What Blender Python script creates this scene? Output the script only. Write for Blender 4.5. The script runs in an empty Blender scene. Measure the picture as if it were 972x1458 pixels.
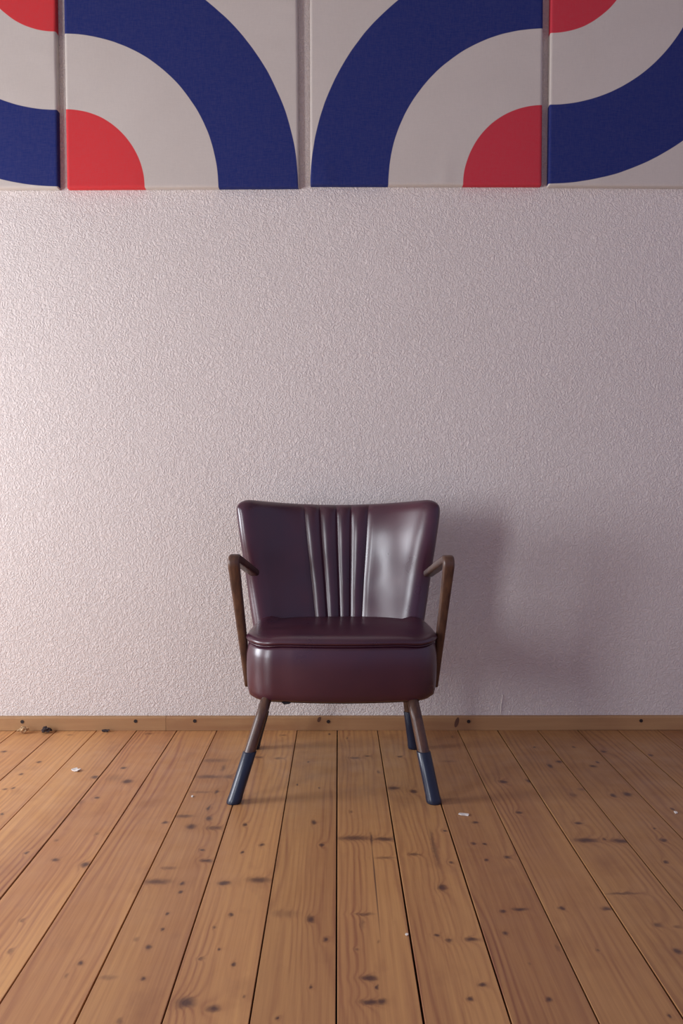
import bpy, bmesh, math, random
from mathutils import Vector, Matrix, Euler, noise

# ------------------------------------------------------------------ camera, world, light, exposure
sc = bpy.context.scene
COL = sc.collection
F_PX, CAM_H = 1230.0, 0.814
cam_d = bpy.data.cameras.new('camera')
cam_d.sensor_fit = 'VERTICAL'
cam_d.sensor_height = 36.0
cam_d.lens = 36.0 * F_PX / 1458.0
cam = bpy.data.objects.new('camera', cam_d)
cam.location = (0.0, 0.0, CAM_H)
cam.rotation_euler = (math.pi / 2 - math.atan(42.0 / F_PX), 0.0, -5.0 / F_PX)
COL.objects.link(cam)
sc.camera = cam

sc.view_settings.view_transform = 'Standard'
sc.view_settings.look = 'None'
sc.view_settings.gamma = 1.0
sc.view_settings.use_curve_mapping = False
sc.view_settings.exposure = 0.12

world = bpy.data.worlds.new('dim_room_light')
world.use_nodes = True
sc.world = world
bg = world.node_tree.nodes['Background']
bg.inputs['Color'].default_value = (0.82, 0.75, 1.16, 1)
bg.inputs['Strength'].default_value = 0.33

WALL_Y = 2.831          # face of the visible wall
LEFT_X = -2.80          # face of the window wall
CEIL_Z = 3.10
WINDOWS = [(-0.80, -0.05, 0.30, 1.90), (1.45, 2.35, 0.38, 1.58)]   # y0, y1, z0, z1
WIN_POWER = [60.0, 62.0]
for (y0, y1, z0, z1), pw in zip(WINDOWS, WIN_POWER):
    ld = bpy.data.lights.new('window_daylight', 'AREA')
    ld.shape = 'RECTANGLE'
    ld.size = z1 - z0
    ld.size_y = y1 - y0
    ld.energy = pw
    ld.color = (0.95, 0.98, 1.05)
    lo = bpy.data.objects.new('window_daylight', ld)
    lo.location = (LEFT_X - 0.005, (y0 + y1) / 2, (z0 + z1) / 2)
    lo.rotation_euler = (0, -math.pi / 2, 0)
    COL.objects.link(lo)

# ------------------------------------------------------------------ helpers
R = random.Random(7)


def tag(o, label=None, cat=None, group=None, kind=None):
    if label: o['label'] = label
    if cat: o['category'] = cat
    if group: o['group'] = group
    if kind: o['kind'] = kind
    return o


def obj(name, me, material=None, parent=None, loc=None, smooth=False):
    o = bpy.data.objects.new(name, me)
    COL.objects.link(o)
    if parent is not None: o.parent = parent
    if loc is not None: o.location = loc
    if material is not None and not me.materials: me.materials.append(material)
    if smooth:
        for p in me.polygons: p.use_smooth = True
    return o


def empty(name, loc):
    o = bpy.data.objects.new(name, None)
    o.empty_display_size = 0.1
    o.location = loc
    COL.objects.link(o)
    return o


def mesh(name, verts, faces, fix=True, weld=0.0):
    me = bpy.data.meshes.new(name)
    me.from_pydata([tuple(v) for v in verts], [], faces)
    if fix or weld:
        bm = bmesh.new(); bm.from_mesh(me)
        if weld: bmesh.ops.remove_doubles(bm, verts=bm.verts, dist=weld)
        bmesh.ops.dissolve_degenerate(bm, dist=1e-7, edges=bm.edges)
        if fix: bmesh.ops.recalc_face_normals(bm, faces=bm.faces)
        bm.to_mesh(me); bm.free()
    me.update()
    return me


def boxes(name, lst, bevel=0.0):
    bm = bmesh.new()
    for (x0, x1, y0, y1, z0, z1) in lst:
        m = Matrix.Translation(((x0 + x1) / 2, (y0 + y1) / 2, (z0 + z1) / 2)) @ \
            Matrix.Diagonal((x1 - x0, y1 - y0, z1 - z0, 1))
        bmesh.ops.create_cube(bm, size=1.0, matrix=m)
    if bevel:
        bmesh.ops.bevel(bm, geom=bm.edges[:], offset=bevel, segments=2, affect='EDGES', profile=0.6)
    me = bpy.data.meshes.new(name)
    bm.to_mesh(me); bm.free()
    return me


def rings_mesh(name, rings, cap0=True, cap1=True, closed=True):
    n = len(rings[0])
    verts = [p for r in rings for p in r]
    faces = []
    for i in range(len(rings) - 1):
        for j in range(n if closed else n - 1):
            k = (j + 1) % n
            faces.append((i * n + j, i * n + k, (i + 1) * n + k, (i + 1) * n + j))
    if cap0: faces.append(tuple(range(n))[::-1])
    if cap1: faces.append(tuple(range((len(rings) - 1) * n, len(rings) * n)))
    return mesh(name, verts, faces)


# ------------------------------------------------------------------ materials
class NT:
    """small node-tree builder"""
    def __init__(self, name):
        self.m = bpy.data.materials.new(name)
        self.m.use_nodes = True
        self.t = self.m.node_tree
        self.b = self.t.nodes['Principled BSDF']

    def n(self, typ, **kw):
        nd = self.t.nodes.new(typ)
        for k, v in kw.items(): setattr(nd, k, v)
        return nd

    def put(self, sock, v):
        if isinstance(v, bpy.types.NodeSocket): self.t.links.new(v, sock)
        elif v is not None: sock.default_value = v

    def math(self, op, a, b=None, c=None, clamp=False):
        nd = self.n('ShaderNodeMath', operation=op, use_clamp=clamp)
        for i, v in enumerate((a, b, c)): self.put(nd.inputs[i], v)
        return nd.outputs[0]

    def vec(self, op, a, b=None):
        nd = self.n('ShaderNodeVectorMath', operation=op)
        self.put(nd.inputs[0], a); self.put(nd.inputs[1], b)
        return nd.outputs['Value'] if op in ('LENGTH', 'DOT_PRODUCT') else nd.outputs['Vector']

    def coord(self): return self.n('ShaderNodeTexCoord').outputs['Object']

    def noise(self, v, scale, detail=2.0, rough=0.5, dist=0.0):
        nd = self.n('ShaderNodeTexNoise')
        self.put(nd.inputs['Vector'], v)
        nd.inputs['Scale'].default_value = scale
        nd.inputs['Detail'].default_value = detail
        nd.inputs['Roughness'].default_value = rough
        nd.inputs['Distortion'].default_value = dist
        return nd.outputs['Fac']

    def maprange(self, v, a, b, c=0.0, d=1.0, smooth=False):
        nd = self.n('ShaderNodeMapRange', interpolation_type='SMOOTHSTEP' if smooth else 'LINEAR')
        for i, q in enumerate((v, a, b, c, d)): self.put(nd.inputs[i], q)
        return nd.outputs[0]

    def mix(self, fac, a, b, mode='MIX'):
        nd = self.n('ShaderNodeMix', data_type='RGBA', blend_type=mode)
        self.put(nd.inputs[0], fac)
        for s, v in ((nd.inputs[6], a), (nd.inputs[7], b)):
            self.put(s, v if isinstance(v, bpy.types.NodeSocket) else (*v, 1.0))
        return nd.outputs[2]

    def bump(self, h, strength, dist):
        nd = self.n('ShaderNodeBump')
        nd.inputs['Strength'].default_value = strength
        nd.inputs['Distance'].default_value = dist
        self.put(nd.inputs['Height'], h)
        self.put(self.b.inputs['Normal'], nd.outputs['Normal'])

    def out(self, color=None, rough=None, spec=None):
        if color is not None:
            self.put(self.b.inputs['Base Color'], color if isinstance(color, bpy.types.NodeSocket) else (*color, 1.0))
        if rough is not None: self.put(self.b.inputs['Roughness'], rough)
        if spec is not None: self.put(self.b.inputs['Specular IOR Level'], spec)
        return self.m


def plaster():
    t = NT('textured_wallpaper')
    c = t.coord()
    warp = t.noise(c, 38.0, 1.0)
    big = t.noise(c, 95.0, 2.0, 0.55, 1.6)
    fine = t.noise(c, 260.0, 1.0)
    h = t.math('ADD', t.maprange(big, 0.38, 0.66, smooth=True), t.math('MULTIPLY', fine, 0.35))
    h = t.math('ADD', h, t.math('MULTIPLY', warp, 0.5))
    t.bump(h, 0.55, 0.0035)
    col = t.mix(t.noise(c, 2.2, 3.0), (0.715, 0.65, 0.61), (0.765, 0.70, 0.66))
    return t.out(col, 0.75, 0.25)


def paint(name, col, rough=0.6):
    t = NT(name)
    c = t.coord()
    t.bump(t.noise(c, 120.0, 2.0), 0.15, 0.001)
    return t.out(t.mix(t.noise(c, 3.0, 2.0), tuple(v * 0.95 for v in col), col), rough)


def pine(name, seed, knots=(), tint=1.0, light=(0.575, 0.30, 0.117), dark=(0.265, 0.095, 0.052), rough=0.36, along='Y', bands=1.0):
    t = NT(name)
    rr = random.Random(seed)
    c0 = t.coord()
    if along == 'X':                       # turn the grain to run along X
        mp = t.n('ShaderNodeMapping'); mp.inputs['Rotation'].default_value = (0, 0, math.pi / 2)
        t.put(mp.inputs['Vector'], c0); c0 = mp.outputs[0]
    elif along == 'Z':
        mp = t.n('ShaderNodeMapping'); mp.inputs['Rotation'].default_value = (math.pi / 2, 0, 0)
        t.put(mp.inputs['Vector'], c0); c0 = mp.outputs[0]
    off = (rr.uniform(-9, 9), rr.uniform(-9, 9), rr.uniform(-9, 9))
    c = t.vec('ADD', c0, off)
    wob = t.n('ShaderNodeTexNoise')
    t.put(wob.inputs['Vector'], t.vec('MULTIPLY', c, (1.0, 0.7, 1.0)))
    wob.inputs['Scale'].default_value = 70.0
    wob.inputs['Detail'].default_value = 2.0
    kw = t.vec('ADD', c0, t.vec('MULTIPLY', t.vec('SUBTRACT', wob.outputs['Color'], (0.5, 0.5, 0.5)), (0.010, 0.012, 0.0)))
    core = None; halo = None
    for (kx, ky, rx, ry, st) in knots:
        crack = rx < 0.002
        if not crack: rx = max(rx, 0.0028); ry = max(ry, 0.005)
        d = t.vec('MULTIPLY', t.vec('SUBTRACT', c0 if crack else kw, (kx, ky, 0.0)), (1.0 / rx, 1.0 / ry, 0.0))
        d = t.vec('LENGTH', d)
        m = t.maprange(d, 0.2, 1.6, min(1.0, st), 0.0, True)
        hh = t.math('DIVIDE', 0.0 if crack else st, t.math('ADD', t.math('MULTIPLY', d, d), 1.0))
        core = m if core is None else t.math('MAXIMUM', core, m)
        halo = hh if halo is None else t.math('ADD', halo, hh)
    sep = t.n('ShaderNodeSeparateXYZ'); t.put(sep.inputs[0], c)
    slow = t.noise(t.vec('MULTIPLY', c, (9.0, 1.0, 4.0)), 1.0, 2.0)
    slow2 = t.noise(t.vec('MULTIPLY', c, (5.0, 0.55, 3.0)), 1.0, 1.0)
    ph = t.math('ADD', t.math('MULTIPLY', sep.outputs['X'], 380.0 * bands), t.math('MULTIPLY', slow, 40.0))
    if halo is not None: ph = t.math('ADD', ph, t.math('MULTIPLY', halo, 14.0))
    ring = t.math('MULTIPLY_ADD', t.math('SINE', ph), 0.5, 0.5)
    ring = t.math('POWER', ring, 2.2)
    streak = t.noise(t.vec('MULTIPLY', c, (170.0, 3.5, 60.0)), 1.0, 3.0, 0.6)
    broad = t.maprange(slow2, 0.35, 0.68, smooth=True)
    vis = t.noise(t.vec('MULTIPLY', c, (14.0, 1.2, 5.0)), 1.0, 1.0)
    f = t.math('MULTIPLY', ring, t.maprange(vis, 0.40, 0.70, 0.06, 0.45))
    f = t.math('ADD', f, t.math('MULTIPLY', t.math('SUBTRACT', streak, 0.4), 0.85))
    f = t.math('ADD', f, t.math('MULTIPLY', broad, 0.38), clamp=True)
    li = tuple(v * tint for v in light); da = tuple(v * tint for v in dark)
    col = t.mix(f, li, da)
    blot = t.maprange(t.noise(t.vec('MULTIPLY', c, (9.0, 5.0, 5.0)), 1.0, 4.0, 0.6), 0.56, 0.78, 0.0, 0.45)
    col = t.mix(blot, col, (0.22, 0.085, 0.045))
    if core is not None:
        col = t.mix(t.maprange(halo, 0.12, 0.9, 0.0, 0.40), col, (0.20, 0.075, 0.035))
        col = t.mix(t.math('MULTIPLY', core, 0.80), col, (0.050, 0.025, 0.030))
    rg = t.maprange(t.noise(c, 14.0, 3.0), 0.3, 0.7, rough - 0.06, rough + 0.14)
    t.bump(t.math('ADD', streak, t.math('MULTIPLY', ring, 0.3)), 0.12, 0.0006)
    return t.out(col, rg, 0.32)


def walnut():
    t = NT('brown_varnished_wood')
    c = t.coord()
    s = t.noise(t.vec('MULTIPLY', c, (90.0, 90.0, 7.0)), 1.0, 3.0, 0.6)
    w = t.noise(c, 16.0, 3.0)
    col = t.mix(t.maprange(s, 0.3, 0.7), (0.115, 0.055, 0.032), (0.052, 0.024, 0.018))
    col = t.mix(t.maprange(w, 0.50, 0.75, 0, 0.45), col, (0.20, 0.105, 0.05))
    t.bump(s, 0.1, 0.0005)
    return t.out(col, 0.36, 0.5)


def leather():
    t = NT('oxblood_leatherette')
    c = t.coord()
    grain = t.n('ShaderNodeTexVoronoi', feature='DISTANCE_TO_EDGE')
    t.put(grain.inputs['Vector'], c); grain.inputs['Scale'].default_value = 420.0
    n1 = t.noise(c, 9.0, 3.0)
    n2 = t.noise(t.vec('MULTIPLY', c, (120.0, 30.0, 26.0)), 1.0, 2.0)
    col = t.mix(t.maprange(n1, 0.35, 0.7), (0.044, 0.0092, 0.025), (0.064, 0.0125, 0.026))
    h = t.math('ADD', t.math('MULTIPLY', t.math('MINIMUM', grain.outputs['Distance'], 0.25), 1.2), t.math('MULTIPLY', n2, 0.7))
    t.bump(h, 0.035, 0.0005)
    return t.out(col, t.maprange(n1, 0.3, 0.7, 0.27, 0.33), 0.88)


def plain(name, col, rough=0.5, spec=0.5, var=0.15, scale=40.0, bump=0.1):
    t = NT(name)
    c = t.coord()
    nz = t.noise(c, scale, 3.0)
    t.bump(nz, bump, 0.001)
    return t.out(t.mix(nz, tuple(v * (1 - var) for v in col), tuple(v * (1 + var) for v in col)), rough, spec)


def arc_print(name, corner, radii, red_as_lit):
    """quarter-ring print on stretched cloth: red disc, white ring, blue ring, white rest"""
    t = NT(name)
    c = t.coord()
    wv = t.n('ShaderNodeTexNoise'); t.put(wv.inputs['Vector'], c); wv.inputs['Scale'].default_value = 9.0
    cw = t.vec('ADD', c, t.vec('MULTIPLY', t.vec('SUBTRACT', wv.outputs['Color'], (0.5, 0.5, 0.5)), (0.004, 0.0, 0.004)))
    d = t.vec('LENGTH', t.vec('MULTIPLY', t.vec('SUBTRACT', cw, (corner[0], 0.0, corner[1])), (1.0, 0.0, 1.0)))
    e = 0.0009
    red = t.maprange(d, radii[0] - e, radii[0] + e, 1.0, 0.0)
    blue = t.math('MULTIPLY', t.maprange(d, radii[1] - e, radii[1] + e), t.maprange(d, radii[2] - e, radii[2] + e, 1.0, 0.0))
    weave_x = t.noise(t.vec('MULTIPLY', c, (60.0, 60.0, 900.0)), 1.0, 1.0)
    weave_z = t.noise(t.vec('MULTIPLY', c, (900.0, 60.0, 60.0)), 1.0, 1.0)
    wv2 = t.math('ADD', weave_x, weave_z)
    cream = t.mix(t.noise(c, 5.0, 3.0), (0.56, 0.51, 0.455), (0.63, 0.58, 0.525))
    col = t.mix(red, cream, red_as_lit)
    col = t.mix(blue, col, (0.010, 0.023, 0.150))
    col = t.mix(t.maprange(wv2, 0.6, 1.4, 0.0, 0.12), col, (0.25, 0.2, 0.2))
    t.bump(wv2, 0.12, 0.0006)
    return t.out(col, 0.8, 0.15)


def glass():
    t = NT('window_glass')
    nt = t.t
    tr = t.n('ShaderNodeBsdfTransparent'); gl = t.n('ShaderNodeBsdfGlossy')
    gl.inputs['Roughness'].default_value = 0.02
    fr = t.n('ShaderNodeFresnel'); fr.inputs['IOR'].default_value = 1.45
    mx = t.n('ShaderNodeMixShader')
    nt.links.new(fr.outputs[0], mx.inputs[0])
    nt.links.new(tr.outputs[0], mx.inputs[1]); nt.links.new(gl.outputs[0], mx.inputs[2])
    nt.links.new(mx.outputs[0], nt.nodes['Material Output'].inputs['Surface'])
    return t.m


M_WALL = plaster()
M_WHITE = paint('grey_ceiling_paint', (0.42, 0.40, 0.40))
M_TRIM = paint('white_gloss_paint', (0.75, 0.73, 0.70), 0.35)
M_LEATHER = leather()
M_LEATHER_BACK = plain('dark_backing_leatherette', (0.035, 0.014, 0.018), 0.5)
M_WALNUT = walnut()
M_SLEEVE = plain('black_plastic_sleeve', (0.010, 0.017, 0.040), 0.32, 0.5, 0.1)
M_LINING = plain('black_lining_cloth', (0.012, 0.011, 0.016), 0.9)
M_GAP = plain('dusty_dark_subfloor', (0.012, 0.009, 0.010), 0.95)
M_SCREW = plain('dark_screw_metal', (0.020, 0.013, 0.012), 0.5)
M_GLASS = glass()
M_RAW = pine('raw_stretcher_pine', 91, light=(0.55, 0.40, 0.24), dark=(0.40, 0.25, 0.12))

# knots of each floorboard: x from the board's middle, y, half sizes, strength
KNOTS = {
    -8: [(-0.0212, 2.594, 0.0098, 0.0088, 1.0)],
    -7: [(-0.0132, 2.497, 0.0063, 0.0082, 1.0), (-0.0268, 2.391, 0.0061, 0.0075, 1.0), (-0.0076, 2.284, 0.0043, 0.0069, 1.0), (-0.0271, 2.274, 0.0058, 0.0054, 1.0), (0.0331, 2.101, 0.0036, 0.0093, 1.0), (-0.008, 2.768, 0.0082, 0.008, 0.5)],
    -6: [(0.0554, 2.364, 0.01, 0.0118, 1.0), (0.0418, 1.875, 0.0036, 0.0065, 1.0)],
    -5: [(-0.0168, 2.444, 0.0072, 0.0094, 1.0), (0.0209, 2.331, 0.0128, 0.0158, 1.0), (-0.0236, 2.36, 0.0224, 0.0266, 0.3), (-0.0187, 2.781, 0.0106, 0.0102, 0.5), (-0.0288, 2.21, 0.0065, 0.0064, 1.0), (-0.0614, 2.179, 0.0101, 0.0151, 0.3), (-0.016, 1.843, 0.0086, 0.0081, 1.0), (0.0557, 1.818, 0.0085, 0.0123, 1.0), (0.0356, 1.98, 0.0038, 0.0083, 0.5), (-0.0458, 1.945, 0.0058, 0.007, 0.5), (0.007, 1.586, 0.0051, 0.0067, 0.5), (0.0261, 1.478, 0.0063, 0.0076, 0.5)],
    -4: [(0.0492, 2.046, 0.0061, 0.0077, 1.0), (0.0268, 1.44, 0.0046, 0.0067, 1.0), (0.0145, 1.402, 0.0036, 0.0084, 0.4)],
    -3: [(-0.0261, 1.8, 0.0153, 0.0077, 0.5), (-0.0309, 2.507, 0.0397, 0.0166, 0.5), (-0.0283, 2.367, 0.0375, 0.0133, 0.7), (0.0292, 2.367, 0.014, 0.0148, 0.6), (0.0048, 2.438, 0.0062, 0.0252, 0.6), (-0.027, 2.248, 0.0261, 0.008, 0.4), (0.0116, 2.251, 0.0043, 0.0134, 1.0), (0.0077, 2.137, 0.0041, 0.017, 1.0), (0.0186, 2.07, 0.0079, 0.0148, 1.0), (-0.0452, 2.084, 0.0221, 0.0103, 0.7), (-0.0164, 2.019, 0.0107, 0.0141, 1.0), (0.0401, 2.012, 0.0192, 0.0107, 0.7), (0.048, 1.835, 0.0136, 0.008, 1.0), (0.0296, 1.89, 0.0056, 0.0066, 1.0), (-0.0395, 1.737, 0.0276, 0.0113, 0.8), (0.0093, 1.606, 0.0024, 0.0055, 1.0), (0.0113, 1.548, 0.003, 0.0058, 1.0), (-0.0004, 1.489, 0.0044, 0.0071, 1.0), (0.0111, 1.393, 0.0042, 0.0062, 1.0), (-0.0477, 1.396, 0.0149, 0.0063, 0.4), (0.0021, 1.281, 0.0049, 0.008, 0.5), (-0.0278, 1.514, 0.0045, 0.0073, 0.4), (0.0147, 1.729, 0.0044, 0.0072, 1.0), (0.0184, 1.693, 0.0043, 0.0061, 1.0)],
    -2: [(-0.0218, 2.031, 0.0043, 0.0087, 1.0), (0.0284, 1.916, 0.0057, 0.0078, 1.0), (-0.0112, 1.878, 0.0036, 0.0075, 1.0), (0.024, 2.526, 0.0133, 0.0101, 0.6), (-0.0362, 2.536, 0.0134, 0.0102, 0.6), (0.0206, 2.76, 0.0093, 0.008, 0.5), (-0.0316, 1.731, 0.0121, 0.0088, 1.0), (0.037, 1.744, 0.0215, 0.0122, 0.9), (-0.0016, 1.602, 0.0041, 0.0062, 1.0), (-0.026, 1.556, 0.0033, 0.0065, 0.7), (-0.0066, 1.482, 0.0025, 0.0047, 1.0), (-0.0338, 1.451, 0.0056, 0.0051, 0.6), (0.0245, 1.434, 0.004, 0.0061, 1.0), (-0.0385, 1.327, 0.0141, 0.0133, 1.0), (0.0075, 1.312, 0.0098, 0.0093, 1.0), (0.0513, 1.342, 0.002, 0.0048, 0.6)],
    -1: [(0.0091, 2.045, 0.0052, 0.0144, 1.0), (0.031, 1.916, 0.0049, 0.0088, 1.0), (-0.0196, 2.494, 0.0032, 0.0065, 1.0), (-0.0422, 2.304, 0.0029, 0.007, 1.0), (0.0182, 2.28, 0.0029, 0.0055, 1.0), (0.0409, 2.773, 0.0035, 0.0081, 1.0), (0.0171, 1.586, 0.0067, 0.0121, 1.0), (0.0462, 1.515, 0.0048, 0.0074, 1.0), (0.0249, 1.369, 0.0023, 0.0045, 1.0), (-0.0229, 1.288, 0.0027, 0.0045, 1.0), (-0.033, 1.607, 0.0256, 0.0152, 0.3)],
    0: [(-0.0344, 2.729, 0.0029, 0.0078, 1.0), (-0.0124, 2.53, 0.015, 0.0084, 0.8), (0.0229, 2.547, 0.0075, 0.0068, 0.8), (0.0502, 2.405, 0.0041, 0.0091, 0.6), (-0.0325, 2.112, 0.0045, 0.0094, 0.5), (-0.0282, 1.952, 0.0372, 0.0121, 0.8), (0.0427, 1.947, 0.0239, 0.009, 0.9), (0.0387, 1.849, 0.0196, 0.0054, 0.5), (0.013, 1.947, 0.0025, 0.0305, 0.9), (-0.0129, 1.394, 0.0134, 0.0073, 1.0), (-0.0007, 1.369, 0.0029, 0.007, 1.0), (-0.0139, 1.328, 0.0142, 0.0066, 1.0), (0.0046, 1.33, 0.0062, 0.0076, 1.0), (-0.014, 1.604, 0.0171, 0.0034, 0.6), (-0.02, 1.569, 0.0047, 0.0185, 0.4), (0.0087, 1.506, 0.0026, 0.0061, 0.4), (-0.0319, 1.481, 0.0038, 0.0053, 0.4)],
    1: [(-0.0112, 2.541, 0.0075, 0.0068, 1.0), (-0.0477, 2.276, 0.0144, 0.0137, 1.0), (0.0033, 2.252, 0.0095, 0.0121, 1.0), (-0.0282, 1.865, 0.0119, 0.0065, 0.7), (0.0539, 1.994, 0.0059, 0.0053, 1.0), (0.0472, 1.824, 0.0046, 0.0053, 1.0), (0.019, 1.897, 0.0048, 0.0948, 0.55), (0.0133, 1.71, 0.008, 0.0125, 1.2), (0.0123, 1.335, 0.0051, 0.0043, 1.0), (0.0385, 1.372, 0.0064, 0.0051, 1.0), (0.0426, 1.512, 0.0103, 0.0073, 1.0), (-0.0177, 1.528, 0.0059, 0.005, 1.0), (0.0019, 1.509, 0.0058, 0.0061, 0.8)],
    2: [(0.0013, 2.042, 0.0087, 0.0066, 1.0), (-0.0221, 1.921, 0.0057, 0.0068, 1.0), (0.0039, 1.918, 0.0049, 0.0059, 1.0), (-0.0068, 1.837, 0.0047, 0.0054, 1.0), (0.0415, 1.85, 0.0079, 0.0073, 1.0), (0.0396, 2.738, 0.0035, 0.0158, 0.6), (-0.0057, 2.496, 0.0211, 0.0082, 0.4), (-0.014, 1.612, 0.0051, 0.0062, 1.0), (-0.0243, 1.533, 0.0046, 0.0057, 1.0), (0.0208, 1.621, 0.0138, 0.0063, 1.0), (0.0053, 1.333, 0.0057, 0.0067, 1.0), (0.0567, 1.484, 0.0038, 0.0106, 0.4), (-0.0223, 1.533, 0.0026, 0.0075, 0.7), (-0.0034, 1.434, 0.0024, 0.0044, 0.4)],
    3: [(-0.0087, 2.324, 0.0108, 0.0114, 1.0), (0.0633, 2.33, 0.0089, 0.0129, 1.0), (-0.0134, 2.105, 0.0071, 0.0082, 1.0), (-0.0309, 1.625, 0.0062, 0.0056, 1.0), (0.0549, 1.623, 0.009, 0.0063, 1.0), (0.0476, 1.29, 0.0025, 0.0027, 1.0), (-0.0064, 1.477, 0.0031, 0.0035, 0.6)],
    4: [(0.0185, 2.454, 0.0062, 0.0175, 1.0), (0.054, 2.491, 0.0095, 0.0098, 1.0), (-0.0266, 1.937, 0.0247, 0.012, 1.0), (-0.0151, 2.037, 0.0095, 0.0077, 1.0), (0.0549, 1.934, 0.0246, 0.0109, 1.0), (0.0182, 1.944, 0.0041, 0.006, 1.0), (0.0143, 2.629, 0.0044, 0.0073, 1.0), (0.0232, 2.224, 0.0094, 0.0131, 0.5), (0.0557, 2.264, 0.0096, 0.0108, 0.5), (-0.0262, 1.683, 0.0304, 0.0053, 0.7), (-0.0019, 1.561, 0.0073, 0.0091, 0.7), (-0.0004, 1.472, 0.0063, 0.0093, 1.0), (0.0305, 1.554, 0.0083, 0.0052, 0.4)],
    5: [(0.01, 2.451, 0.0093, 0.0111, 1.0), (0.0326, 2.486, 0.0053, 0.0081, 1.0), (-0.0066, 2.22, 0.008, 0.0117, 1.0), (0.0336, 2.23, 0.0104, 0.0145, 1.0), (0.019, 1.939, 0.0082, 0.009, 1.0), (-0.0187, 1.824, 0.0054, 0.0071, 1.0), (0.0025, 2.632, 0.0045, 0.0091, 1.0), (0.0222, 2.004, 0.0034, 0.0053, 1.0)],
    6: [(-0.0489, 2.587, 0.0082, 0.0106, 1.0), (-0.0193, 2.127, 0.0045, 0.0072, 1.0)],
    7: [(-0.0514, 2.552, 0.0065, 0.0103, 1.0)],
}

# ------------------------------------------------------------------ the room
RX = 2.7                # the wall goes on to the right of the picture
FY0 = -2.0              # floor and ceiling go on behind the camera
tag(obj('wall_back', boxes('wall_back', [(LEFT_X - 0.15, RX, WALL_Y, WALL_Y + 0.15, -0.05, CEIL_Z)]), M_WALL), kind='structure')
wb = bpy.data.objects['wall_back']
tag(obj('ceiling', boxes('ceiling', [(LEFT_X - 0.15, RX, FY0, WALL_Y + 0.15, CEIL_Z, CEIL_Z + 0.1)]), M_WHITE), kind='structure')

wl = []
ys = [FY0] + [v for w in WINDOWS for v in w[:2]] + [WALL_Y]
for i in range(0, len(ys), 2):
    wl.append((LEFT_X - 0.15, LEFT_X, ys[i], ys[i + 1], -0.05, CEIL_Z))
for (y0, y1, z0, z1) in WINDOWS:
    wl.append((LEFT_X - 0.15, LEFT_X, y0, y1, -0.05, z0))
    wl.append((LEFT_X - 0.15, LEFT_X, y0, y1, z1, CEIL_Z))
tag(obj('wall_left', boxes('wall_left', wl), M_WALL), kind='structure')
for k, (y0, y1, z0, z1) in enumerate(WINDOWS):
    fx0, fx1, w = LEFT_X - 0.115, LEFT_X - 0.07, 0.045
    zt = z0 + (z1 - z0) * 0.70
    fr = obj('window_%d' % (k + 1), boxes('window_frame', [
        (fx0, fx1, y0, y0 + w, z0, z1), (fx0, fx1, y1 - w, y1, z0, z1),
        (fx0, fx1, y0 + w, y1 - w, z0, z0 + w), (fx0, fx1, y0 + w, y1 - w, z1 - w, z1)]), M_TRIM)
    tag(fr, kind='structure')
    obj('window_sill', boxes('window_sill', [(LEFT_X - 0.07, LEFT_X + 0.04, y0 - 0.03, y1 + 0.03, z0 - 0.03, z0)], 0.006), M_TRIM, fr)
    obj('pane', boxes('pane', [(fx0 + 0.02, fx0 + 0.024, y0 + w, y1 - w, z0 + w, z1 - w)]), M_GLASS, fr)

# wallpaper blister: a thin raised crease just above the baseboard
pth = [(0.5390, 0.048), (0.5392, 0.062), (0.5402, 0.080), (0.5425, 0.098), (0.5440, 0.108), (0.5432, 0.116)]
rg = []
for i, (x, z) in enumerate(pth):
    r = 0.0022 * (1.0 if 0 < i < len(pth) - 1 else 0.25)
    rg.append([(x + r * 1.3 * math.cos(a), WALL_Y - max(0.0, r * math.sin(a)) * 1.4 + 0.0006, z) for a in [q * math.pi / 5 for q in range(6)] + [1.5 * math.pi]])
obj('paper_crease', rings_mesh('paper_crease', rg), M_WALL, wb, smooth=True)

# floor: dark ground with one board after another laid on it
floor = tag(obj('floor', boxes('floor', [(LEFT_X - 0.15, RX, FY0, WALL_Y + 0.15, -0.09, -0.022)]), M_GAP), kind='structure')
PW, PX0 = 0.1317, -0.0022
FALLOFF_TINT = {-9: 1.18, -8: 1.18, -7: 1.18, -6: 1.16, -5: 1.22, -4: 1.14, -3: 1.02, -2: 1.04, -1: 0.90, 0: 0.95, 1: 0.91, 2: 0.83, 3: 0.83, 4: 0.77, 5: 0.74, 6: 0.74, 7: 0.74, 8: 0.76}  # board tones, with the light's left-to-right falloff and floor shadow painted in
SPARE = []
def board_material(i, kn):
    if -12 <= i <= 12: return pine('pine_board', 100 + i, kn, FALLOFF_TINT.get(i, 0.95))
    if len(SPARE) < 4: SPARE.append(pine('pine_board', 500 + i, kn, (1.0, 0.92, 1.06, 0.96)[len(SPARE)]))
    return SPARE[i % len(SPARE)]


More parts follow.
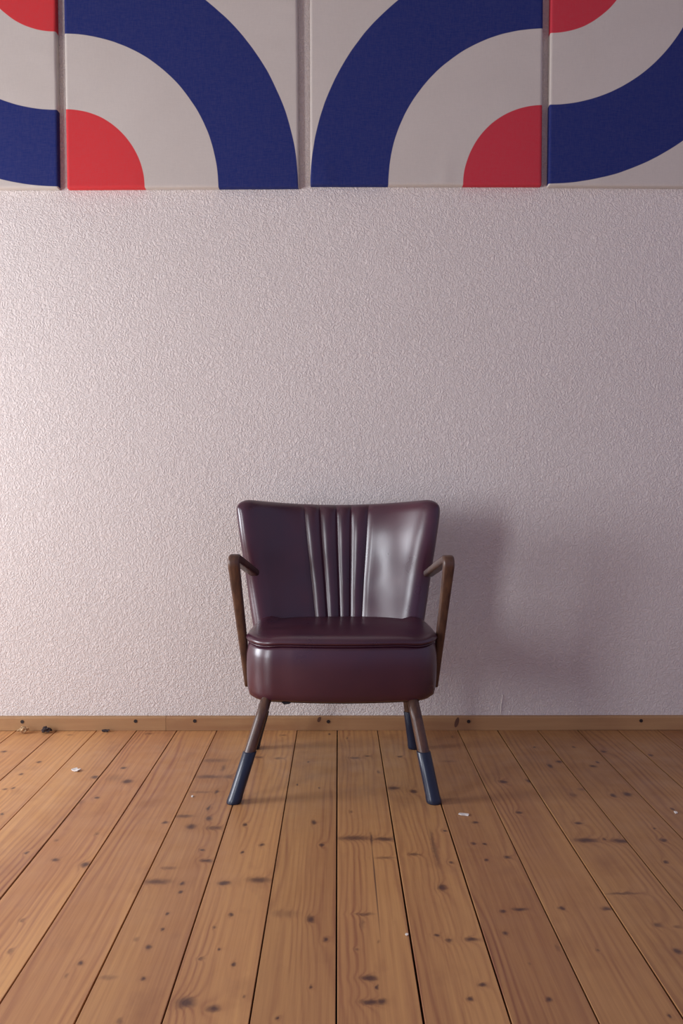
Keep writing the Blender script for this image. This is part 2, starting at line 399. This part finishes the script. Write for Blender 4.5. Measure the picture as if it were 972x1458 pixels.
i0 = math.floor((LEFT_X - PX0) / PW); i1 = math.ceil((RX - PX0) / PW)
for i in range(i0, i1):
    gap = 0.0022 + 0.0012 * R.random()
    hw = (PW - gap) / 2
    yb0, yb1 = FY0, WALL_Y - 0.002
    ym = yb0
    dz = R.uniform(-0.0008, 0.0)
    ch = 0.0008
    prof = [(-hw, -0.022), (-hw, dz - ch), (-hw + ch, dz), (hw - ch, dz), (hw, dz - ch), (hw, -0.022)]
    bow = R.uniform(-0.0006, 0.0006)
    rings = []
    for yy in (yb0, 1.0, 1.9, yb1):
        q = bow * math.sin(yy * 1.3 + i)
        rings.append([(x + q, yy, z) for x, z in prof])
    kn = list(KNOTS.get(i, []))
    if i == 0: kn.append((0.0122, 1.74, 0.0013, 0.19, 1.0))      # a long drying crack
    if not kn:
        kn = [(R.uniform(-0.05, 0.05), R.uniform(0, 2.8), R.uniform(0.004, 0.012), R.uniform(0.006, 0.012), 0.9) for _ in range(5)]
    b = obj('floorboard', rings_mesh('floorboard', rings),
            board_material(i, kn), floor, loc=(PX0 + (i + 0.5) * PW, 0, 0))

# baseboard: two lengths of pine strip with their screws
BBF, BBH = WALL_Y - 0.019, 0.0445
bb = tag(empty('baseboard_back', (0, WALL_Y, 0)), kind='structure')
for k, (xa, xb) in enumerate(((LEFT_X, -0.5655), (-0.5645, RX))):
    ch = 0.004
    prof = [(BBF, 0.0), (BBF, BBH - ch), (BBF + ch * 0.35, BBH - ch * 0.35), (BBF + ch, BBH), (WALL_Y, BBH), (WALL_Y, 0.0)]
    ring = [[(x, y - WALL_Y, z + 0.0003) for y, z in prof] for x in (xa, xb)]
    obj('strip', rings_mesh('strip', ring),
        pine('pine_strip', 300 + k, [((-0.060 - 0.012), 0, 0.018, 0.010, 0.0)][:0], 1.0, light=(0.46, 0.27, 0.125), dark=(0.32, 0.16, 0.075), along='X', rough=0.5, bands=1.4), bb)
for x in (-1.035, -0.664, -0.470, -0.032, 0.429, 0.996):
    z = 0.031
    me = rings_mesh('screw', [[(r * math.cos(a), yy, r * math.sin(a)) for a in [q * math.pi / 6 for q in range(12)]]
                             for r, yy in ((0.0058, -0.0006), (0.0058, 0.0004), (0.0036, 0.0004), (0.0030, 0.0016))])
    me.transform(Matrix.Translation((0, -0.0006, 0)))
    obj('screw', me, M_SCREW, bb, loc=(x, BBF - WALL_Y, z + R.uniform(-0.002, 0.002)))
for x, z, rx, rz in ((-0.062, 0.036, 0.006, 0.009), (0.390, 0.026, 0.007, 0.017)):     # knots in the strip
    me = rings_mesh('knot', [[(r * rx * math.cos(a) + 0.25 * r * rz * math.sin(a), yy, r * rz * math.sin(a)) for a in [q * math.pi / 7 for q in range(14)]]
                            for r, yy in ((1.0, 0.0005), (0.96, -0.0003))])
    obj('knot', me, plain('strip_knot', (0.11, 0.048, 0.028), 0.5), bb, loc=(x, BBF - WALL_Y, z))

# ------------------------------------------------------------------ the four stretched-cloth panels
def panel(x0, z0, size, roll, corner, radii, label, seed, depth=0.026):
    """x0,z0: lower left corner on the wall; corner: 0..3 centre of the rings (bl, br, tr, tl)"""
    root = empty('canvas_panel', (x0 + size / 2, WALL_Y - 0.001, z0))
    root.rotation_euler = (0, roll, 0)
    tag(root, label, 'wall art', 'printed cloth panels hung in a row on the wall')
    w2 = size / 2
    cx = -w2 if corner in (0, 3) else w2
    cz = 0.0 if corner in (0, 1) else size
    N = 48
    rr = random.Random(seed)
    creases = []
    for _ in range(9):                                     # soft pulls in the cloth
        side = rr.choice('lrb')
        t = rr.uniform(0.05, 0.95)
        px, pz = {'l': (-w2, t * size), 'r': (w2, t * size), 'b': (-w2 + t * size, 0.0)}[side]
        creases.append((px, pz, rr.uniform(0.010, 0.022), rr.uniform(0.06, 0.14), side, rr.uniform(-0.4, 0.4), rr.uniform(0.0008, 0.0022)))
    verts = []; faces = []
    ts = [0.0, 0.004] + [0.012 + (0.976) * i / (N - 4) for i in range(N - 3)] + [0.996, 1.0]
    n = len(ts)
    for b in ts:
        for a in ts:
            x = -w2 + a * size; z = b * size
            e = min(a, b, 1 - a, 1 - b) * size
            y = -depth + (0.0030 * (1 - min(1, e / 0.0031)) ** 2)
            y += 0.0012 * noise.noise((x * 4 + seed, z * 4, 0)) * min(1, e / 0.05)
            for (px, pz, wd, ln, sd, sk, amp) in creases:
                if sd in 'lr': u = abs(x - px); v = (z - pz) - sk * u
                else: u = z - pz; v = (x - px) - sk * u
                y -= amp * math.exp(-(v / wd) ** 2) * max(0.0, 1 - u / ln) * min(1, e / 0.004)
            verts.append((x, y, z))
    for j in range(n - 1):
        for i in range(n - 1):
            faces.append((j * n + i, j * n + i + 1, (j + 1) * n + i + 1, (j + 1) * n + i))
    # wrapped sides back to the wall
    loop = [j for j in range(n)] + [j * n + n - 1 for j in range(1, n)] + [(n - 1) * n + i for i in range(n - 2, -1, -1)] + [j * n for j in range(n - 2, 0, -1)]
    base = len(verts)
    for k in loop: verts.append((verts[k][0], 0.0, verts[k][2]))
    L = len(loop)
    for k in range(L):
        faces.append((loop[k], loop[(k + 1) % L], base + (k + 1) % L, base + k))
    obj('cloth', mesh('cloth', verts, faces), arc_print('ring_print', (cx, cz), radii, (0.66, 0.040, 0.046) if corner in (0, 2) else (0.56, 0.036, 0.056)), root, smooth=True)  # darker, cooler red for the right pair: weaker light there painted in
    t_ = 0.016; s_ = 0.038; e_ = 0.0035
    obj('stretcher_frame', boxes('stretcher_frame', [
        (-w2 + e_, -w2 + s_, -t_, -0.0005, e_, size - e_), (w2 - s_, w2 - e_, -t_, -0.0005, e_, size - e_),
        (-w2 + s_, w2 - s_, -t_, -0.0005, e_, s_), (-w2 + s_, w2 - s_, -t_, -0.0005, size - s_, size - e_)]), M_RAW, root)
    return root


SZ = 0.742
panel(-0.896 - SZ, 1.7565, SZ, math.radians(-0.15), 2, (0.252, 0.496, SZ - 0.004),
      'cloth panel with blue band curving away at the far left edge', 1)
panel(-0.867, 1.7600, SZ, math.radians(-0.35), 0, (0.248, 0.484, SZ - 0.002),
      'cloth panel with bright orange red quarter disc in its lower left corner', 2)
panel(-0.0885, 1.7690, SZ, 0.0, 1, (0.252, 0.492, SZ),
      'cloth panel with crimson quarter disc in its lower right corner', 3)
panel(0.676, 1.7655, SZ, math.radians(0.25), 3, (0.262, 0.486, SZ - 0.006),
      'cloth panel at far right with blue band sweeping up beneath a red disc', 4)

# ------------------------------------------------------------------ the armchair
CX, CY = 0.010, 2.40
chair = tag(empty('armchair', (CX, CY, 0)), 'small oxblood leatherette cocktail armchair with wooden arms and channelled back', 'armchair')


def L(x, y, z): return (x - CX, y - CY, z)


# --- seat plan outline (relative to the chair centre line, world y)
def seat_outline(inset=0.0):
    yb, yf, wb_, wf_, r = 2.690, 2.232, 0.226, 0.256, 0.092
    pts = []
    # left side from the back to the front
    def side(sgn):
        out = []
        for k in range(10):
            t = k / 9
            y = yb + (yf + r - yb) * t
            out.append((sgn * (wb_ + (wf_ - wb_) * math.sin(t * math.pi / 2)), y))
        for k in range(1, 11):
            a = k / 11 * math.pi / 2
            out.append((sgn * (wf_ - r + r * math.cos(a)), yf + r - r * math.sin(a)))
        return out
    left = side(-1); right = side(1)
    front = []
    for k in range(13):
        t = k / 12
        x = -(wf_ - r) + 2 * (wf_ - r) * t
        front.append((x, yf - 0.016 * (1 - (x / (wf_ - r)) ** 2)))
    back = []
    for k in range(1, 9):
        t = k / 9
        back.append((wb_ - 2 * wb_ * t, yb + 0.02 * math.sin(math.pi * t)))
    pts = left + front + right[::-1] + back
    if inset:
        n = len(pts); out = []
        for i in range(n):
            ax, ay = pts[i - 1]; bx, by = pts[(i + 1) % n]
            tx, ty = bx - ax, by - ay
            l = math.hypot(tx, ty) or 1
            nx, ny = -ty / l, tx / l                  # inward for this winding
            out.append((pts[i][0] + nx * inset, pts[i][1] + ny * inset))
        pts = out
    return pts


def seat_ring(inset, z, wr=0.0):
    o = []
    for (x, y) in seat_outline(inset):
        zz = z(x, y) if callable(z) else z
        o.append((x, y - CY, zz))
    return o


def z_seam(x, y):            # the seam dips a little at the front corners and drops towards the back
    t = max(0.0, min(1.0, (y - 2.24) / 0.45))
    c = math.exp(-((abs(x) - 0.205) / 0.035) ** 2) * math.exp(-((y - 2.26) / 0.05) ** 2)
    return 0.3895 + 0.004 * t - 0.0045 * c


br = []
for ins, dz in ((0.030, 0.2385), (0.016, 0.2395), (0.006, 0.247), (0.002, 0.262), (0.0, 0.290), (-0.001, 0.325), (0.000, 0.355), (0.003, 0.376)):
    br.append(seat_ring(ins, dz))
br.append(seat_ring(0.0055, lambda x, y: z_seam(x, y) - 0.0045))
br.append(seat_ring(0.013, lambda x, y: z_seam(x, y) - 0.0015))
br.append(seat_ring(0.030, lambda x, y: z_seam(x, y)))
base = obj('seat_base', rings_mesh('seat_base', br), M_LEATHER, chair, smooth=True)

cr = []
for ins, dz in ((0.030, -0.001), (0.010, 0.0), (0.0015, 0.0035), (-0.002, 0.0075), (0.000, 0.0130), (0.006, 0.0180), (0.017, 0.0222), (0.034, 0.0250)):
    cr.append(seat_ring(ins, lambda x, y, d=dz: z_seam(x, y) + d))
inner = seat_outline(0.034)
cxy = (0.0, 2.46)
for s in (0.88, 0.74, 0.58, 0.40, 0.22, 0.08):
    ring = []
    for (x, y) in inner:
        X = cxy[0] + (x - cxy[0]) * s; Y = cxy[1] + (y - cxy[1]) * s
        dome = 0.0250 + 0.004 * (1 - s * s)
        ring.append((X, Y - CY, z_seam(0, Y) + dome - 0.016 * max(0, (Y - 2.38) / 0.3)))
    cr.append(ring)
seat = obj('seat', rings_mesh('seat', cr), M_LEATHER, chair, smooth=True)


def tube(name, pts, r, material, parent, n=6, closed=False):
    rings = []
    N = len(pts)
    for i, p in enumerate(pts):
        a = Vector(pts[i - 1] if (i > 0 or closed) else pts[i]); b = Vector(pts[(i + 1) % N] if (i < N - 1 or closed) else pts[i])
        t = (b - a).normalized()
        u = t.cross(Vector((0, 0, 1)))
        if u.length < 1e-4: u = Vector((1, 0, 0))
        u.normalize(); v = u.cross(t)
        rings.append([Vector(p) + r * (math.cos(q) * u + math.sin(q) * v) for q in [k * 2 * math.pi / n for k in range(n)]])
    if closed: rings.append(rings[0])
    return obj(name, rings_mesh(name, rings, not closed, not closed), material, parent, smooth=True)


tube('piping', [(x, y, z_seam(x, y + CY) + 0.0003) for (x, y, _) in seat_ring(0.0040, 0.0)], 0.0019, M_LEATHER, seat, 6, True)

# lining under the seat, with a torn bit of cloth hanging at the front left
lr = [seat_ring(0.026, 0.2400), seat_ring(0.028, 0.2350), seat_ring(0.06, 0.2330)]
obj('lining', rings_mesh('lining', lr), M_LINING, base, smooth=True)
obj('loose_cloth', mesh('loose_cloth', [L(-0.150, 2.252, 0.238), L(-0.120, 2.248, 0.2385), L(-0.128, 2.247, 0.2335), L(-0.142, 2.249, 0.2315),
                                       L(-0.150, 2.254, 0.238), L(-0.120, 2.250, 0.2385), L(-0.128, 2.249, 0.2335), L(-0.142, 2.251, 0.2315)],
                       [(0, 1, 2, 3), (7, 6, 5, 4), (0, 4, 5, 1), (1, 5, 6, 2), (2, 6, 7, 3), (3, 7, 4, 0)]), M_LINING, base)

# --- backrest: a hollow-curved padded shell with four channels down its middle
ALPHA = math.radians(10.5)
BZ, BL_, TH = 0.345, 0.408, 0.036
K2, K4 = 1.109, 5.57
def slope(a): return 2 * K2 * a + 4 * K4 * a ** 3
BY = 2.600 + TH
RC = 0.030


def lean(b):
    for (b0, a0), (b1, a1) in (((0.0, 16.0), (0.10, 17.0)), ((0.10, 17.0), (0.24, 5.0)), ((0.24, 5.0), (0.26, 5.0)), ((0.26, 5.0), (0.38, 17.0)), ((0.38, 17.0), (9.0, 17.0))):
        if b <= b1:
            t = max(0.0, (b - b0) / (b1 - b0)); t = t * t * (3 - 2 * t)
            return math.radians(a0 + (a1 - a0) * t)
PROF = [(0.0, 0.0)]
for _k in range(60):
    _y, _z = PROF[-1]; _a = lean((_k + 0.5) * 0.008)
    PROF.append((_y + 0.008 * math.sin(_a), _z + 0.008 * math.cos(_a)))
def prof(b):
    t = max(0.0, b / 0.008); i = min(59, int(t)); f = t - i
    return (PROF[i][0] + (PROF[i + 1][0] - PROF[i][0]) * f, PROF[i][1] + (PROF[i + 1][1] - PROF[i][1]) * f)


def half_w(b): return 0.241 + 0.059 * max(0.0, min(1.0, b / BL_)) ** 0.9
def seam_x(i, b):
    t = (b - 0.06) / (BL_ - 0.06)
    lo = (-0.076, -0.037, 0.004, 0.038, 0.077)[i]; hi = (-0.116, -0.064, -0.008, 0.042, 0.101)[i]
    return lo + (hi - lo) * t


def roll(x): 
    x = max(0.0, min(1.0, x))
    return math.sqrt(max(0.0, 1 - (1 - x) ** 3))


EDGE = [0.0, 0.0005, 0.002, 0.0045, 0.008, 0.0125, 0.018, 0.025, 0.034, 0.044, 0.054]
NCH, NW = 10, 12
cols = []            # (kind, parameter)
for e in EDGE: cols.append(('L', e))
for k in range(1, NW): cols.append(('l', k / NW))
for ch in range(4):
    for k in range(NCH): cols.append((ch, k / NCH))
cols.append((3, 1.0))
for k in range(1, NW): cols.append(('r', k / NW))
for e in EDGE[::-1]: cols.append(('R', e))
TOPD = [0.0, 0.0005, 0.002, 0.0045, 0.008, 0.0125, 0.018, 0.025, 0.034, 0.044]
rows = [k / 26 for k in range(27)] + ['T%d' % k for k in range(len(TOPD) - 2, -1, -1)]


def col_a(c, b):
    w = half_w(b); k, t = c
    if k == 'L': return -w + t
    if k == 'R': return w - t
    if k == 'l':
        a0 = -w + EDGE[-1]; return a0 + (seam_x(0, b) - a0) * t
    if k == 'r':
        a1 = w - EDGE[-1]; return seam_x(4, b) + (a1 - seam_x(4, b)) * t
    return seam_x(k, b) + (seam_x(k + 1, b) - seam_x(k, b)) * t


def puff(c, b, a):
    k, t = c
    if k in (0, 1, 2, 3):
        w = seam_x(k + 1, b) - seam_x(k, b)
        return -0.0052 + 0.0095 * (w / 0.045) ** 0.5 * math.sin(math.pi * min(1, max(0, t))) ** 0.75
    d = (seam_x(0, b) - a) if k in ('L', 'l') else (a - seam_x(4, b))
    return -0.0052 * math.exp(-d / 0.007) + 0.001


def btop(a, w):
    e = w - abs(a)
    h = BL_ + 0.0240 * (a / 0.30) ** 2
    if e < RC: h -= RC - math.sqrt(max(0.0, RC * RC - (RC - e) ** 2))
    return h


def back_pt(c, row, front):
    # position along the height
    b0 = BL_ if isinstance(row, str) else row * (BL_ - TOPD[-1])
    a = col_a(c, b0)
    w = half_w(b0)
    bt = btop(a, w)
    if isinstance(row, str): b = bt - TOPD[int(row[1:])]
    else: b = row * (bt - TOPD[-1])
    a = col_a(c, b); w = half_w(b)
    e = w - abs(a)
    f = roll(e / 0.052) * roll((bt - b) / 0.046) * roll((b + 0.004) / 0.02)
    fw = K2 * a * a + K4 * a ** 4
    al = lean(b); py, pz = prof(b)
    n = Vector((-slope(a), -math.cos(al), math.sin(al))).normalized()
    p = Vector((a, BY + py - fw, BZ + pz))
    if front:
        top_fade = roll((bt - b) / 0.02)
        bulge = 0.002 * math.sin(math.pi * max(0.0, min(1.0, (b - 0.04) / (BL_ - 0.02))))
        p += n * (TH * f + (puff(c, b, a) + bulge * roll(e / 0.09)) * (1 - math.exp(-(e / 0.03) ** 2)) * top_fade * f)
        p += n * (0.0010 * noise.noise((a * 14, b * 14, 3.1)) + 0.0030 * noise.noise((a * 6 + 1.7, b * 5, 7.3))) * f
    else:
        p -= n * (TH * 0.9 * f)
    return (p.x - 0.009, p.y - CY, p.z)


nc, nr = len(cols), len(rows)
first = cols.index((0, 0.0)); last = cols.index((3, 1.0))
front = [[back_pt(c, r, True) for c in cols] for r in rows]
rear = [[back_pt(c, r, False) for c in cols] for r in rows]
verts = [p for r in front for p in r] + [p for r in rear for p in r]
faces = []
for j in range(nr - 1):
    for i in range(nc - 1):
        q = (j * nc + i, j * nc + i + 1, (j + 1) * nc + i + 1, (j + 1) * nc + i)
        if not (first <= i < last): faces.append(q)
        o = nc * nr
        faces.append(tuple(o + v for v in q[::-1]))
for i in range(nc - 1):
    faces.append((i, nc * nr + i, nc * nr + i + 1, i + 1))
backrest = obj('backrest', mesh('backrest', verts, faces, weld=1e-5), M_LEATHER, chair, smooth=True)
for ch in range(4):
    a = cols.index((ch, 0.0)); b = a + NCH
    vs = [front[j][i] for j in range(nr) for i in range(a, b + 1)]
    m = b - a + 1
    fs = [(j * m + i, j * m + i + 1, (j + 1) * m + i + 1, (j + 1) * m + i) for j in range(nr - 1) for i in range(m - 1)]
    me = mesh('channel', vs, fs, fix=False, weld=1e-6)
    obj('channel', me, M_LEATHER, backrest, smooth=True)
# backing panel: slightly proud of the rear, its edge just peeping out at the sides
bp_f, bp_r = [], []
rr_rows = [r for r in rows if not isinstance(r, str) and r > 0.05] + ['T%d' % k for k in range(len(TOPD) - 1, 3, -1)]
ring_a = []
pan_v = []; m = 0
sel = [c for c in cols if not (c[0] in ('L', 'R') and c[1] < 0.010)]
for off in (0.0, 0.0045):
    for r in rr_rows:
        for c in sel:
            p = Vector(back_pt(c, r, False))
            a = p.x
            n = Vector((-slope(a), -math.cos(ALPHA), math.sin(ALPHA))).normalized()
            p -= n * off
            pan_v.append(tuple(p))
ns, nrr = len(sel), len(rr_rows)
pf = []
for j in range(nrr - 1):
    for i in range(ns - 1):
        q = (j * ns + i, j * ns + i + 1, (j + 1) * ns + i + 1, (j + 1) * ns + i)
        pf.append(q); pf.append(tuple(ns * nrr + v for v in q[::-1]))
bl = [i for i in range(ns)] + [j * ns + ns - 1 for j in range(1, nrr)] + [(nrr - 1) * ns + i for i in range(ns - 2, -1, -1)] + [j * ns for j in range(nrr - 2, 0, -1)]
for k in range(len(bl)):
    u, v = bl[k], bl[(k + 1) % len(bl)]
    pf.append((u, v, ns * nrr + v, ns * nrr + u))
obj('backing_panel', mesh('backing_panel', pan_v, pf), M_LEATHER_BACK, backrest, smooth=True)


# --- wooden arms: flat rail from the backrest, a rounded knuckle and a post down to the seat side
def rrect(w, h, r, n=3):
    out = []
    for (sx, sy, a0) in ((1, 1, 0), (-1, 1, 90), (-1, -1, 180), (1, -1, 270)):
        for k in range(n + 1):
            a = math.radians(a0 + 90 * k / n)
            out.append((sx * (w / 2 - r) + r * math.cos(a), sy * (h / 2 - r) + r * math.sin(a)))
    return out


def arm(sgn, end, knuckle, foot):
    e, k, f = Vector(end), Vector(knuckle), Vector(foot)
    d1 = (k - e).normalized(); d2 = (f - k).normalized()
    rad = 0.030
    pts = [(e, 0.030, 0.020), (e.lerp(k, 0.5), 0.032, 0.021)]
    p0 = k - d1 * rad; p2 = k + d2 * rad * 1.1
    for t in (0.0, 0.15, 0.3, 0.45, 0.6, 0.75, 0.9, 1.0):
        q = p0 * (1 - t) ** 2 + k * 2 * t * (1 - t) + p2 * t ** 2
        pts.append((q, 0.031, 0.023 + 0.003 * math.sin(math.pi * t)))
    for t in (0.25, 0.5, 0.75, 0.93, 1.0):
        pts.append((p2.lerp(f, t), 0.030 - 0.0105 * t, 0.026 - 0.004 * t))
    rings = []
    for i, (p, w, h) in enumerate(pts):
        a = pts[max(0, i - 1)][0]; b = pts[min(len(pts) - 1, i + 1)][0]
        t = (b - a).normalized()
        lat = Vector((1, 0, 0)); lat = (lat - t * lat.dot(t)).normalized()
        up = lat.cross(t)
        rings.append([p + lat * x + up * y for x, y in rrect(w, h, 0.0075)])
    return obj('armrest', rings_mesh('armrest', rings), M_WALNUT, chair, smooth=True)


arm(-1, L(-0.243, 2.500, 0.553), L(-0.2785, 2.285, 0.6175), L(-0.2480, 2.375, 0.254))
arm(1, L(0.263, 2.500, 0.550), L(0.2960, 2.285, 0.6150), L(0.2670, 2.375, 0.252))


# --- legs with plastic sleeves on their lower ends
def leg(top, foot, r_top, r_low, sleeve=0.120):
    a, b = Vector(top), Vector(foot)
    def ring(t, r):
        p = a.lerp(b, t)
        return [(p.x + r * math.cos(q), p.y + r * math.sin(q), p.z) for q in [k * 2 * math.pi / 20 for k in range(20)]]
    ts = 1 - sleeve / (a.z - b.z)
    lg = obj('leg', rings_mesh('leg', [ring(t, r_top + (r_low - r_top) * t) for t in (0, 0.25, 0.5, 0.75, 0.985)]), M_WALNUT, chair, smooth=True)
    o = r_low + 0.0022
    s = obj('leg_sleeve', rings_mesh('leg_sleeve', [ring(ts, r_low - 0.001), ring(ts, o - 0.0010), ring(ts + 0.006, o), ring((ts + 1) / 2, o + 0.0003),
                                                ring(0.93, o + 0.0005), ring(0.955, o + 0.0014), ring(0.992, o + 0.0014), ring(1.0, o)]), M_SLEEVE, lg, smooth=True)
    for m_ in (lg.data, s.data):
        for p in m_.polygons:
            if abs(p.normal.z) > 0.8: p.use_smooth = False


leg(L(-0.183, 2.262, 0.262), L(-0.2655, 2.172, 0.0), 0.0145, 0.0155)
leg(L(0.193, 2.262, 0.262), L(0.2445, 2.170, 0.0), 0.0150, 0.0160)
leg(L(-0.186, 2.575, 0.262), L(-0.259, 2.622, 0.0), 0.0145, 0.0150)
leg(L(0.196, 2.575, 0.262), L(0.2330, 2.620, 0.0), 0.0145, 0.0150)

# ------------------------------------------------------------------ crumbs on the floor
def flake(name, pts, th, loc, material, label, cat, curl=0.0, group=None, rot=0.0):
    n = len(pts)
    top, bot = [], []
    mn = 1e9
    for (x, y) in pts:
        z = curl * (x * x + 0.4 * y * y)
        top.append((x, y, z + th)); bot.append((x, y, z))
    c = [(0, 0, th), (0, 0, 0)]
    vs = top + bot + c
    fs = []
    for i in range(n):
        k = (i + 1) % n
        fs += [(i, k, 2 * n), (n + k, n + i, 2 * n + 1), (i, n + i, n + k, k)]
    o = obj(name, mesh(name, vs, fs), material, None, loc=loc)
    o.rotation_euler = (0, 0, rot)
    return tag(o, label, cat, group)


def jag(rx, ry, n, seed, j=0.3):
    q = random.Random(seed)
    return [(rx * (1 + q.uniform(-j, j)) * math.cos(2 * math.pi * k / n), ry * (1 + q.uniform(-j, j)) * math.sin(2 * math.pi * k / n)) for k in range(n)]


M_FLAKE = plain('white_paint_flake', (0.80, 0.76, 0.70), 0.6)
M_HUSK = plain('pale_dry_husk', (0.50, 0.33, 0.17), 0.7, var=0.3)
M_LINT = plain('dark_lint', (0.045, 0.030, 0.030), 0.9, var=0.4)
FZ = 0.0004
flake('paint_flake', jag(0.011, 0.013, 8, 2, 0.5), 0.0022, (-0.742, 2.420, FZ), M_FLAKE, 'white flake lying alone on the left floorboards', 'paint flake', 12.0)
flake('paint_flake', jag(0.0036, 0.006, 6, 3, 0.3), 0.002, (-0.378, 2.214, FZ), M_FLAKE, 'tiny white speck on the boards left of the front leg', 'paint flake')
flake('paint_flake', jag(0.013, 0.008, 8, 4, 0.5), 0.0016, (0.311, 2.088, FZ), M_FLAKE, 'white flake on the board right of the front right leg', 'paint flake', 5.0)
flake('paint_flake', jag(0.0042, 0.006, 6, 5, 0.3), 0.002, (0.832, 2.099, FZ), M_FLAKE, 'tiny white speck near the right edge of the floor', 'paint flake')
flake('paint_flake', jag(0.0028, 0.0035, 6, 6, 0.3), 0.0015, (0.1235, 1.528, FZ), M_FLAKE, 'tiny white speck beside a joint in the foreground boards', 'paint flake')


def crumple(name, loc, rx, ry, rz, seed, material, label, cat, fine=60.0):
    bm = bmesh.new()
    bmesh.ops.create_icosphere(bm, subdivisions=3, radius=1.0)
    lo = 1e9
    for v in bm.verts:
        k = 1 + 0.75 * noise.noise(Vector(v.co) * 1.6 + Vector((seed, 0, 0))) + 0.35 * noise.noise(Vector(v.co) * 4 + Vector((seed, 3, 0)))
        v.co = Vector((v.co.x * k * rx, v.co.y * k * ry, v.co.z * k * rz))
        lo = min(lo, v.co.z)
    for v in bm.verts: v.co.z -= lo
    me = bpy.data.meshes.new(name); bm.to_mesh(me); bm.free()
    return tag(obj(name, me, material, None, loc=loc), label, cat)


crumple('dry_husk', (-1.022, 2.782, 0.0), 0.013, 0.012, 0.0085, 4, M_HUSK, 'pale curled dry husk on the floor by the baseboard', 'husk')
crumple('dust_clump', (-0.948, 2.789, 0.0), 0.015, 0.012, 0.009, 9, M_LINT, 'dark ragged clump of dust on the floor against the baseboard', 'dust clump')
crumple('wood_splinter', (-0.757, 2.797, 0.0), 0.013, 0.005, 0.004, 14, M_LINT, 'small dark splinter on the floor under the baseboard', 'splinter')
